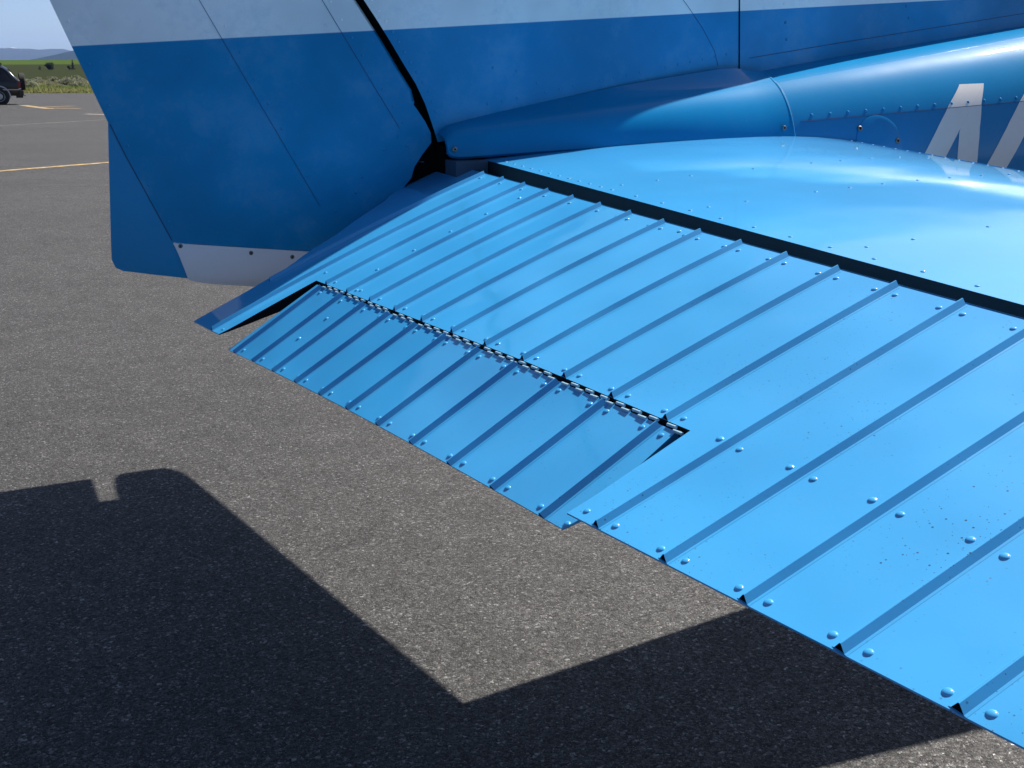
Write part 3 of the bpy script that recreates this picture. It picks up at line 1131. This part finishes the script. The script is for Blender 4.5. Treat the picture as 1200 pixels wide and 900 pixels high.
# finer columns at the nose
g = Geo()
slab(g, P, Q)
rud = g.build('rudder', M['livery'], plane, smooth=True, auto=35)
rud['label'] = 'rudder, blue below and white above, in shade'
def rud_side(x, z, out=0.0):
    return Vector((x, YC - rud_half(x, z) - out, z))
def line_pts(a, b, n=14):
    return [(lerp(a[0], b[0], i / n), lerp(a[1], b[1], i / n)) for i in range(n + 1)]
side_strip('seam', line_pts((-0.45, 0.335), (-0.236, -0.065)), 0.0007, rud_side, M['seam'], rud)
side_strip('seam', line_pts((-0.284, 0.36), (-0.098, 0.058)), 0.0008, rud_side, M['seam'], rud)
side_strip('edge_seam', [(rud_te(z) + 0.0015, z) for z in [-0.11 + 0.0166 * k for k in range(12)]], 0.0012, rud_side, M['seam'], rud, 0.0006)
for k in range(9):
    f = k / 8
    x, z = lerp(-0.395, -0.240, f), lerp(0.255, -0.055, f)
    setpiece('rivet', RIVW if z > 0.2205 + 0.0606 * x else RIVS, rud, rud_side(x + 0.006, z), (0.06, -1, 0.02), 0.8)
for k in range(8):
    f = k / 7
    x, z = lerp(-0.215, -0.100, f), lerp(0.255, 0.068, f)
    setpiece('rivet', RIVW if z > 0.2205 + 0.0606 * x else RIVS, rud, rud_side(x + 0.008, z), (0.06, -1, 0.02), 0.8)
for k in range(6):
    z = lerp(0.22, -0.08, k / 5)
    setpiece('rivet', RIVW if z > 0.185 else RIVS, rud, rud_side(rud_te(z) + 0.012, z), (0.06, -1, 0.02), 0.85)
for (x, z) in ((-0.10, 0.045), (-0.085, 0.030), (-0.125, 0.025), (-0.165, -0.02), (-0.175, -0.045), (-0.21, -0.075)):
    setpiece('rivet', RIVS, rud, rud_side(x, z), (0.06, -1, 0.02), 0.9)
# fixed tab on the trailing edge
tabpts = [(-0.5518, 0.074), (-0.559, -0.02), (-0.566, -0.115), (-0.567, -0.135), (-0.5625, -0.1475), (-0.551, -0.154), (-0.535, -0.157), (-0.507, -0.163), (-0.455, -0.1735)]
g = Geo()
inner = [(rud_te(z) + 0.004, z) for z in [0.073, 0.03, -0.03, -0.08, -0.12, -0.14, -0.155, -0.165, -0.1735]]
for sgn in (-1, 1):
    g.grid([[(x, YC + sgn * 0.0012, z) for x, z in tabpts], [(x - 0.0006, YC + sgn * 0.0022, z) for x, z in inner]])
g.grid([[(x, YC - 0.0012, z) for x, z in tabpts], [(x, YC + 0.0012, z) for x, z in tabpts]])
rt = g.build('rudder_tab', M['blue'], plane)
rt['label'] = 'fixed blue tab on the rudder trailing edge'
# grey lower fairing of the rudder
g = Geo()
NB = 22
def bottom_z(x):
    return pw([(-0.466, -0.160), (-0.455, -0.176), (-0.438, -0.1815), (-0.42, -0.1855), (-0.36, -0.1945), (-0.30, -0.203), (-0.22, -0.210), (-0.19, -0.205)], x)
P, Q = [], []
for i in range(9):
    f = i / 8
    rp, rq = [], []
    for j in range(NB + 1):
        x = lerp(rud_te(lerp(-0.1135, -0.165, f)) + 0.0012, -0.195, (j / NB) ** 1.25)
        z0, z1 = ZBREAK(x) - 0.0008, bottom_z(x)
        z = lerp(z0, z1, f)
        if j < 3:
            x += max(0, f - 0.6) * 0.004 * (3 - j) / 3
        hw = rud_half(x, -0.10) * math.sqrt(max(0.03, 1 - f ** 3.2)) + 0.0008
        rp.append((x, YC - hw, z))
        rq.append((x, YC + hw, z))
    P.append(rp)
    Q.append(rq)
slab(g, P, Q)
rf = g.build('rudder_fairing', M['fairing'], plane, smooth=True, auto=40)
rf['label'] = 'pale grey plastic fairing under the rudder'
for (x, z) in ((-0.4615, -0.1195), (-0.352, -0.137), (-0.2855, -0.1475)):
    setpiece('screw', SCREW, rf, (x, YC - rud_half(x, -0.10) - 0.0006, z), (0.06, -1, 0), 0.75)
# dark sheets added inside the hinge gap to block light
g = Geo()
A_, B_ = [], []
for i in range(30):
    z = lerp(0.02, 1.3, i / 29)
    A_.append((hinge_x(z) + 0.004, YC - 0.020, z))
    B_.append((hinge_x(z) - 0.030, YC - 0.020, z))
g.grid([A_, B_])
g.grid([[(p[0], YC + 0.02, p[2]) for p in A_], [(p[0], YC + 0.02, p[2]) for p in B_]])
g.build('gap_light_block', M['dark'], plane)
# hinge bracket in the cut-out between rudder and fin
g = Geo()
g.box((-0.052, YC - 0.012, 0.070), (-0.015, YC + 0.012, 0.076))
g.build('hinge_bracket', M['brass'], plane)
g = Geo()
g.prism([(-0.078, YC - 0.03, 0.004), (-0.052, YC - 0.03, 0.0015), (-0.052, YC - 0.03, 0.0), (-0.078, YC - 0.03, 0.002)],
        [(-0.078, YC - 0.02, 0.004), (-0.052, YC - 0.02, 0.0015), (-0.052, YC - 0.02, 0.0), (-0.078, YC - 0.02, 0.002)])
g.build('cable_clip', M['hinge'], plane)
# torque tube carrying the elevators behind the stern frame
g = Geo()
a0 = [(-0.02 + 0.03 * math.cos(q), YC - 0.10, -0.045 + 0.03 * math.sin(q)) for q in [2 * math.pi * i / 16 for i in range(16)]]
g.prism(a0, [(x, YC + 0.10, z) for x, y, z in a0])
g.build('torque_tube', M['dark'], plane)

# ------------------------------------------------------------------ parked car beyond the apron line
M['car'] = plain('black_car_paint', (0.005, 0.005, 0.006), 0.28, var=0.05, **{'Coat Weight': 0.15})
M['glass'] = plain('dark_car_glass', (0.014, 0.017, 0.02), 0.05, var=0.02)
M['chrome'] = plain('silver_trim', (0.36, 0.37, 0.39), 0.42, metal=0.6, var=0.04)
M['rubber'] = plain('tyre_rubber', (0.012, 0.012, 0.012), 0.75)
M['lamp'] = plain('red_lamp', (0.16, 0.012, 0.01), 0.2)
M['clearlamp'] = plain('clear_lamp', (0.6, 0.6, 0.58), 0.15)
M['plast'] = plain('black_plastic', (0.02, 0.02, 0.021), 0.55)
M['steel'] = plain('wheel_silver', (0.40, 0.41, 0.42), 0.35, metal=0.7)
vx = Vector((-0.909, -0.416, 0))               # towards the bonnet
car = empty('parked_car')
car_rear = Vector((-20.72, 46.71))
car.matrix_world = Matrix(((vx.x, -vx.y, 0, car_rear.x), (vx.y, vx.x, 0, car_rear.y), (0, 0, 1, gz(46.5) + 0.004), (0, 0, 0, 1)))
tag(car, 'black two-door off-road car with a spare wheel on its tail', 'car')
# stations: x from the tailgate forwards, belt half width, roof half width, roof height
stn = [(0.00, 0.74, 0.70, 0.98), (0.05, 0.79, 0.72, 1.02), (0.18, 0.81, 0.70, 1.16), (0.42, 0.82, 0.66, 1.44), (0.62, 0.82, 0.64, 1.565), (0.85, 0.82, 0.64, 1.595), (1.6, 0.82, 0.64, 1.61), (2.05, 0.82, 0.63, 1.585), (2.25, 0.82, 0.64, 1.50), (2.72, 0.82, 0.74, 1.03), (2.80, 0.81, 0.74, 1.005), (3.6, 0.80, 0.70, 0.955), (3.95, 0.77, 0.66, 0.90), (4.02, 0.72, 0.62, 0.78)]
g = Geo()
rows = []
for x, bw, rw, rz in stn:
    belt = min(0.96, rz - 0.02)
    half = [(bw - 0.05, 0.36), (bw, 0.48), (bw + 0.005, 0.72), (bw, belt - 0.05), (bw - 0.012, belt)]
    if rz > 1.05:
        half += [(rw + 0.03, rz - 0.09), (rw - 0.02, rz - 0.02), (rw * 0.6, rz + 0.012), (0.0, rz + 0.02)]
    else:
        half += [(rw + 0.02, rz - 0.012), (rw - 0.06, rz), (rw * 0.6, rz + 0.006), (0.0, rz + 0.01)]
    rows.append([(x, y, z) for y, z in half] + [(x, -y, z) for y, z in reversed(half[:-1])])
g.grid(rows)
g.add(rows[0], [tuple(range(len(rows[0])))])
g.add(rows[-1], [tuple(range(len(rows[-1])))])
g.grid([[r[0] for r in rows], [r[-1] for r in rows]])
g.build('body', M['car'], car, smooth=True, auto=30)
def side_y(x, z):
    for a_, b_ in zip(stn, stn[1:]):
        if a_[0] <= x <= b_[0]:
            f = (x - a_[0]) / (b_[0] - a_[0])
            bw, rw, rz = (lerp(a_[i], b_[i], f) for i in (1, 2, 3))
            belt = min(0.96, rz - 0.02)
            if z < belt:
                return bw
            return lerp(bw - 0.012, rw + 0.03, min(1, (z - belt) / max(0.05, rz - 0.09 - belt)))
    return 0.8
for sd in (1, -1):
    # rear quarter pane, door pane
    for nm, pts in (('side_window', [(0.27, 1.01), (1.22, 1.01), (1.22, 1.46), (0.60, 1.45), (0.47, 1.36)]), ('side_window', [(1.30, 1.01), (2.52, 1.01), (2.16, 1.45), (1.30, 1.46)])):
        gg = Geo()
        a_ = [(x, sd * (side_y(x, z) + 0.006), z) for x, z in pts]
        b_ = [(x, sd * (side_y(x, z) - 0.02), z) for x, z in pts]
        gg.prism(a_, b_)
        w_ = gg.build(nm, M['glass'], car)
    # bright strip along the slanting rear pillar and the belt
    gg = Geo()
    line = [(0.06, 0.97), (0.20, 1.10), (0.44, 1.39), (0.60, 1.505), (0.80, 1.53), (2.0, 1.53)]
    A_, B_ = [], []
    for x, z in line:
        A_.append((x - 0.008, sd * (side_y(x, z) + 0.012), z + 0.026))
        B_.append((x + 0.016, sd * (side_y(x, z) + 0.014), z - 0.020))
    gg.grid([A_, B_])
    gg.grid([[(p[0], p[1] - sd * 0.03, p[2]) for p in A_], A_])
    gg.grid([[(p[0], p[1] - sd * 0.03, p[2]) for p in B_], B_])
    gg.build('window_trim', M['chrome'], car)
    gg = Geo()
    gg.box((0.06, sd * 0.822, 0.585), (3.85, sd * 0.842, 0.625))
    gg.build('side_moulding', M['chrome'], car)
    gg = Geo()
    gg.box((-0.015, sd * 0.60, 0.66), (0.10, sd * 0.812, 0.94))
    gg.build('tail_lamp', M['lamp'], car)
    gg = Geo()
    gg.box((-0.018, sd * 0.60, 0.62), (0.08, sd * 0.808, 0.672))
    gg.build('reversing_lamp', M['clearlamp'], car)
    gg = Geo()
    gg.box((3.93, sd * 0.42, 0.66), (4.04, sd * 0.70, 0.80))
    gg.build('headlight', M['clearlamp'], car)
    gg = Geo()
    gg.box((1.38, sd * 0.83, 0.86), (1.52, sd * 0.85, 0.885))
    gg.build('door_handle', M['chrome'], car)
    for wx in (0.83, 3.25):
        # dark arch with a bright lip
        gg = Geo()
        inn, out_, bk = [], [], []
        for i in range(17):
            q = math.pi * (-0.06 + 1.12 * i / 16)
            inn.append((wx + 0.385 * math.cos(q), sd * 0.835, 0.34 + 0.385 * math.sin(q)))
            out_.append((wx + 0.435 * math.cos(q), sd * 0.832, 0.34 + 0.435 * math.sin(q)))
            bk.append((wx + 0.435 * math.cos(q), sd * 0.80, 0.34 + 0.435 * math.sin(q)))
        gg.grid([inn, out_])
        gg.grid([out_, bk])
        gg.build('wheel_arch_trim', M['chrome'], car)
        gg = Geo()
        gg.prism([(wx + 0.385 * math.cos(q), sd * 0.822, 0.34 + 0.385 * math.sin(q)) for q in [2 * math.pi * i / 24 for i in range(24)]],
                 [(wx + 0.385 * math.cos(q), sd * 0.55, 0.34 + 0.385 * math.sin(q)) for q in [2 * math.pi * i / 24 for i in range(24)]])
        gg.build('wheel_arch', M['plast'], car)
def wheel(parent, c, axis, r=0.338, w=0.22):
    """tyre with a rim; axis 'y' beside the car or 'x' on the tailgate"""
    gg = Geo()
    prof = [(0.62, -0.5), (0.92, -0.5), (1.0, -0.36), (1.0, 0.36), (0.92, 0.5), (0.62, 0.5)]
    rr = []
    def pt(k, s, q):
        u, v_ = k * r * math.cos(q), k * r * math.sin(q)
        return (c[0] + u, c[1] + s * w, c[2] + v_) if axis == 'y' else (c[0] + s * w, c[1] + u, c[2] + v_)
    for k, s in prof:
        rr.append([pt(k, s, 2 * math.pi * i / 28) for i in range(28)])
    gg.grid(rr, 0, True)
    ty = gg.build('wheel', M['rubber'], parent, smooth=True, auto=30)
    gg = Geo()
    for side in (-1, 1):
        gg.grid([[pt(k, side * s, 2 * math.pi * i / 28) for i in range(28)] for k, s in ((0.63, 0.46), (0.55, 0.38), (0.30, 0.40), (0.16, 0.46), (0.01, 0.46))], 0, True)
        for i in range(10):
            q = 2 * math.pi * i / 10
            a_ = [pt(0.46 + 0.07 * math.cos(p), side * 0.395, q + 0.13 * math.sin(p)) for p in [2 * math.pi * k / 8 for k in range(8)]]
            gg.add(a_, [tuple(range(8))], 1)
    gg.build('rim', [M['steel'], M['plast']], ty, smooth=True, auto=30)
for wx in (0.83, 3.25):
    for sd in (1, -1):
        wheel(car, (wx, sd * 0.735, 0.338), 'y')
wheel(car, (-0.085, 0.0, 0.915), 'x', 0.355, 0.21)
gg = Geo()
gg.prism([(-0.195, 0.355 * math.cos(q), 0.915 + 0.355 * math.sin(q)) for q in [2 * math.pi * i / 28 for i in range(28)]],
         [(-0.212, 0.30 * math.cos(q), 0.915 + 0.30 * math.sin(q)) for q in [2 * math.pi * i / 28 for i in range(28)]])
gg.build('spare_wheel_cover', M['plast'], car)
gg = Geo()
gg.box((-0.10, -0.80, 0.40), (0.06, 0.80, 0.56))
gg.box((-0.06, -0.55, 0.27), (0.20, 0.55, 0.40))
gg.build('rear_bumper', M['plast'], car)
gg = Geo()
gg.box((-0.17, -0.05, 0.32), (-0.05, 0.05, 0.385))
gg.build('tow_hitch', M['steel'], car)
gg = Geo()
gg.box((4.0, -0.80, 0.40), (4.12, 0.80, 0.56))
gg.build('front_bumper', M['chrome'], car)
gg = Geo()
gg.prism([(2.30, -0.60, 1.475), (2.30, 0.60, 1.475), (2.69, 0.70, 1.07), (2.69, -0.70, 1.07)], [(2.33, -0.60, 1.487), (2.33, 0.60, 1.487), (2.72, 0.70, 1.082), (2.72, -0.70, 1.082)])
gg.build('windscreen', M['glass'], car)
gg = Geo()
gg.prism([(0.14, -0.60, 1.13), (0.14, 0.60, 1.13), (0.40, 0.55, 1.43), (0.40, -0.55, 1.43)], [(0.125, -0.60, 1.14), (0.125, 0.60, 1.14), (0.385, 0.55, 1.445), (0.385, -0.55, 1.445)])
gg.build('rear_window', M['glass'], car)
for sd in (1, -1):
    gg = Geo()
    gg.box((0.70, sd * 0.52, 1.66), (1.95, sd * 0.56, 1.70))
    for x in (0.74, 1.3, 1.88):
        gg.box((x, sd * 0.525, 1.59), (x + 0.05, sd * 0.555, 1.662))
    gg.build('roof_rail', M['plast'], car)
gg = Geo()
gg.box((0.60, -0.56, 1.60), (0.68, 0.56, 1.665))
gg.build('roof_spoiler', M['plast'], car)

# ------------------------------------------------------------------ verge grass, sagebrush and far trees
def leafmat(name, c0, c1, sc=2.0):
    t = NT(name)
    c = t.mix(t.ramp(t.noise(sc, 3), [(0.35, 0.0), (0.65, 1.0)]), c0, c1)
    t.set(**{'Base Color': c, 'Roughness': 0.8, 'Specular IOR Level': 0.2})
    tr = t.n('ShaderNodeBsdfTranslucent')
    t.l(c, tr.inputs['Color'])
    ms = t.n('ShaderNodeMixShader')
    ms.inputs[0].default_value = 0.5
    t.l(t.b.outputs[0], ms.inputs[1])
    t.l(tr.outputs[0], ms.inputs[2])
    t.l(ms.outputs[0], t.t.nodes['Material Output'].inputs['Surface'])
    return t.m
M['grass'] = leafmat('verge_grass', (0.11, 0.17, 0.04), (0.27, 0.23, 0.11), 0.11)
M['sage'] = leafmat('sagebrush', (0.15, 0.17, 0.11), (0.24, 0.25, 0.175), 1.3)
M['tree'] = leafmat('dark_tree_leaf', (0.026, 0.040, 0.024), (0.05, 0.068, 0.035), 0.8)
M['bark'] = plain('bark', (0.09, 0.07, 0.05), 0.9)
rg = random.Random(5)
vs, fs = [], []
for i in range(70000):
    n = 75.5 + 60 * rg.random() ** 1.6
    x = n * (rg.uniform(-0.50, -0.34) if i < 26000 else rg.choice((rg.uniform(-0.85, -0.50), rg.uniform(-0.34, 0.45))))
    if n < EDGE(x) + 0.2:
        n = EDGE(x) + 0.2 + rg.random() * 0.8
    z0 = fz(x, n)
    h = rg.uniform(0.12, 0.42) * (0.55 + 0.75 * max(0.0, mnoise.noise(Vector((x * 0.10, n * 0.10, 2.0))) + 0.5)) * (0.55 if n < EDGE(x) + 1.6 else 1.0)
    an = rg.uniform(0, math.pi)
    w = rg.uniform(0.03, 0.09)
    lx, ly = rg.uniform(-0.12, 0.12), rg.uniform(-0.12, 0.12)
    b = len(vs)
    vs += [(x - w * math.cos(an), n - w * math.sin(an), z0), (x + w * math.cos(an), n + w * math.sin(an), z0), (x + lx, n + ly, z0 + h)]
    fs.append((b, b + 1, b + 2))
me = bpy.data.meshes.new('verge_grass')
me.from_pydata(vs, [], fs)
me.materials.append(M['grass'])
go = bpy.data.objects.new('verge_grass', me)
COL.objects.link(go)
tag(go, 'rough green and straw coloured grass along the apron edge', 'grass', kind='stuff')

def crown_mesh(name, rx, rz, n, leaf, mat, rr, cone=False):
    """many small leaf faces spread through an uneven crown volume"""
    v_, f_ = [], []
    lob = [(rr.uniform(-0.6, 0.6), rr.uniform(-0.6, 0.6), rr.uniform(0.25, 0.85), rr.uniform(0.35, 0.6)) for _ in range(9)]
    for i in range(n):
        if cone:
            hh = rr.random() ** 1.4
            rad = (1 - hh) * (0.75 + 0.35 * math.sin(hh * 22)) * math.sqrt(rr.random())
            q = rr.uniform(0, 6.283)
            c = Vector((rad * rx * math.cos(q), rad * rx * math.sin(q), hh * rz))
        else:
            l = rr.choice(lob)
            d = Vector((rr.gauss(0, 1), rr.gauss(0, 1), rr.gauss(0, 1))).normalized() * l[3] * (0.55 + 0.45 * rr.random())
            c = Vector(((l[0] + d.x) * rx, (l[1] + d.y) * rx, max(0.03, (l[2] + d.z * 0.6)) * rz))
        a_ = Vector((rr.gauss(0, 1), rr.gauss(0, 1), rr.gauss(0, 1))).normalized() * leaf * rr.uniform(0.6, 1.3)
        b_ = Vector((rr.gauss(0, 1), rr.gauss(0, 1), rr.gauss(0, 1))).normalized() * leaf * rr.uniform(0.5, 1.0)
        k = len(v_)
        v_ += [c - a_, c + b_, c + a_, c - b_]
        f_.append((k, k + 1, k + 2, k + 3))
    m_ = bpy.data.meshes.new(name)
    m_.from_pydata([tuple(p) for p in v_], [], f_)
    m_.materials.append(mat)
    return m_
def trunk_mesh(name, h, r, branches, rr):
    gg = Geo()
    def limb(p0, p1, r0, r1):
        d = (p1 - p0).normalized()
        s_ = d.orthogonal().normalized()
        u_ = d.cross(s_)
        A_ = [p0 + (s_ * math.cos(q) + u_ * math.sin(q)) * r0 for q in [2 * math.pi * i / 6 for i in range(6)]]
        B_ = [p1 + (s_ * math.cos(q) + u_ * math.sin(q)) * r1 for q in [2 * math.pi * i / 6 for i in range(6)]]
        gg.prism(A_, B_)
    limb(Vector((0, 0, -0.1)), Vector((0, 0, h)), r, r * 0.5)
    for i in range(branches):
        q = rr.uniform(0, 6.283)
        z = rr.uniform(0.1, 0.8) * h
        limb(Vector((0, 0, z)), Vector((math.cos(q) * h * 0.6, math.sin(q) * h * 0.6, z + h * rr.uniform(0.3, 0.6))), r * 0.5, r * 0.15)
    m_ = bpy.data.meshes.new(name)
    m_.from_pydata([tuple(p) for p in gg.v], [], gg.f)
    m_.materials.append(M['bark'])
    return m_
sage = [(crown_mesh('crown', 0.55, 0.62, 700, 0.055, M['sage'], rg), trunk_mesh('stem', 0.3, 0.03, 5, rg)) for _ in range(3)]
for i in range(34):
    n = 82 + 70 * rg.random()
    x = n * rg.uniform(-0.452, -0.385)
    o = empty('sagebrush', (x, n, fz(x, n)))
    s_ = rg.uniform(0.75, 1.5)
    cm, tm = sage[i % 3]
    inst('crown', cm, o, (0, 0, 0.02), (0, 0, rg.uniform(0, 6)), (s_, s_, s_ * rg.uniform(0.8, 1.15)))
    inst('stem', tm, o, (0, 0, 0), None, (s_, s_, s_))
    tag(o, 'grey-green sagebrush shrub in the rough grass beyond the apron', 'shrub', 'sagebrush shrubs beyond the apron')
def far_tree(name, x, n, rx, rz, cone, label, cnt=1500):
    o = empty(name, (x, n, fz(x, n)))
    inst('crown', crown_mesh('crown', rx, rz, cnt, rx * 0.12, M['tree'], rg, cone), o, (0, 0, 0.1 * rz))
    inst('trunk', trunk_mesh('trunk', rz * 0.5, rx * 0.08, 5, rg), o, (0, 0, 0))
    tag(o, label, 'tree')
far_tree('broadleaf_tree', -0.4125 * 430, 430, 2.3, 2.7, False, 'wide dark round tree standing alone on the dark field')
far_tree('broadleaf_tree', -0.4240 * 430, 430, 0.65, 1.5, False, 'small dark bush left of the wide round tree', 600)
far_tree('conifer_tree', -0.3940 * 430, 430, 1.0, 3.6, True, 'slim dark conifer on the dark field, right of the round tree')
far_tree('broadleaf_tree', -0.3972 * 428, 428, 1.0, 1.7, False, 'low dark tree close beside the slim conifer', 700)

# ------------------------------------------------------------------ haze
t = bpy.data.materials.new('haze')
t.use_nodes = True
nt = t.node_tree
nt.nodes.clear()
pv = nt.nodes.new('ShaderNodeVolumePrincipled')
pv.inputs['Color'].default_value = (0.27, 0.50, 1.0, 1)
pv.inputs['Density'].default_value = 3.4e-5
pv.inputs['Anisotropy'].default_value = 0.1
mo = nt.nodes.new('ShaderNodeOutputMaterial')
nt.links.new(pv.outputs[0], mo.inputs['Volume'])
g = Geo()
g.box((-13000, -600, -40), (9000, 13500, 300))
hz = g.build('haze', t)
tag(hz, 'thin blue air in front of the distant mountains', kind='stuff')
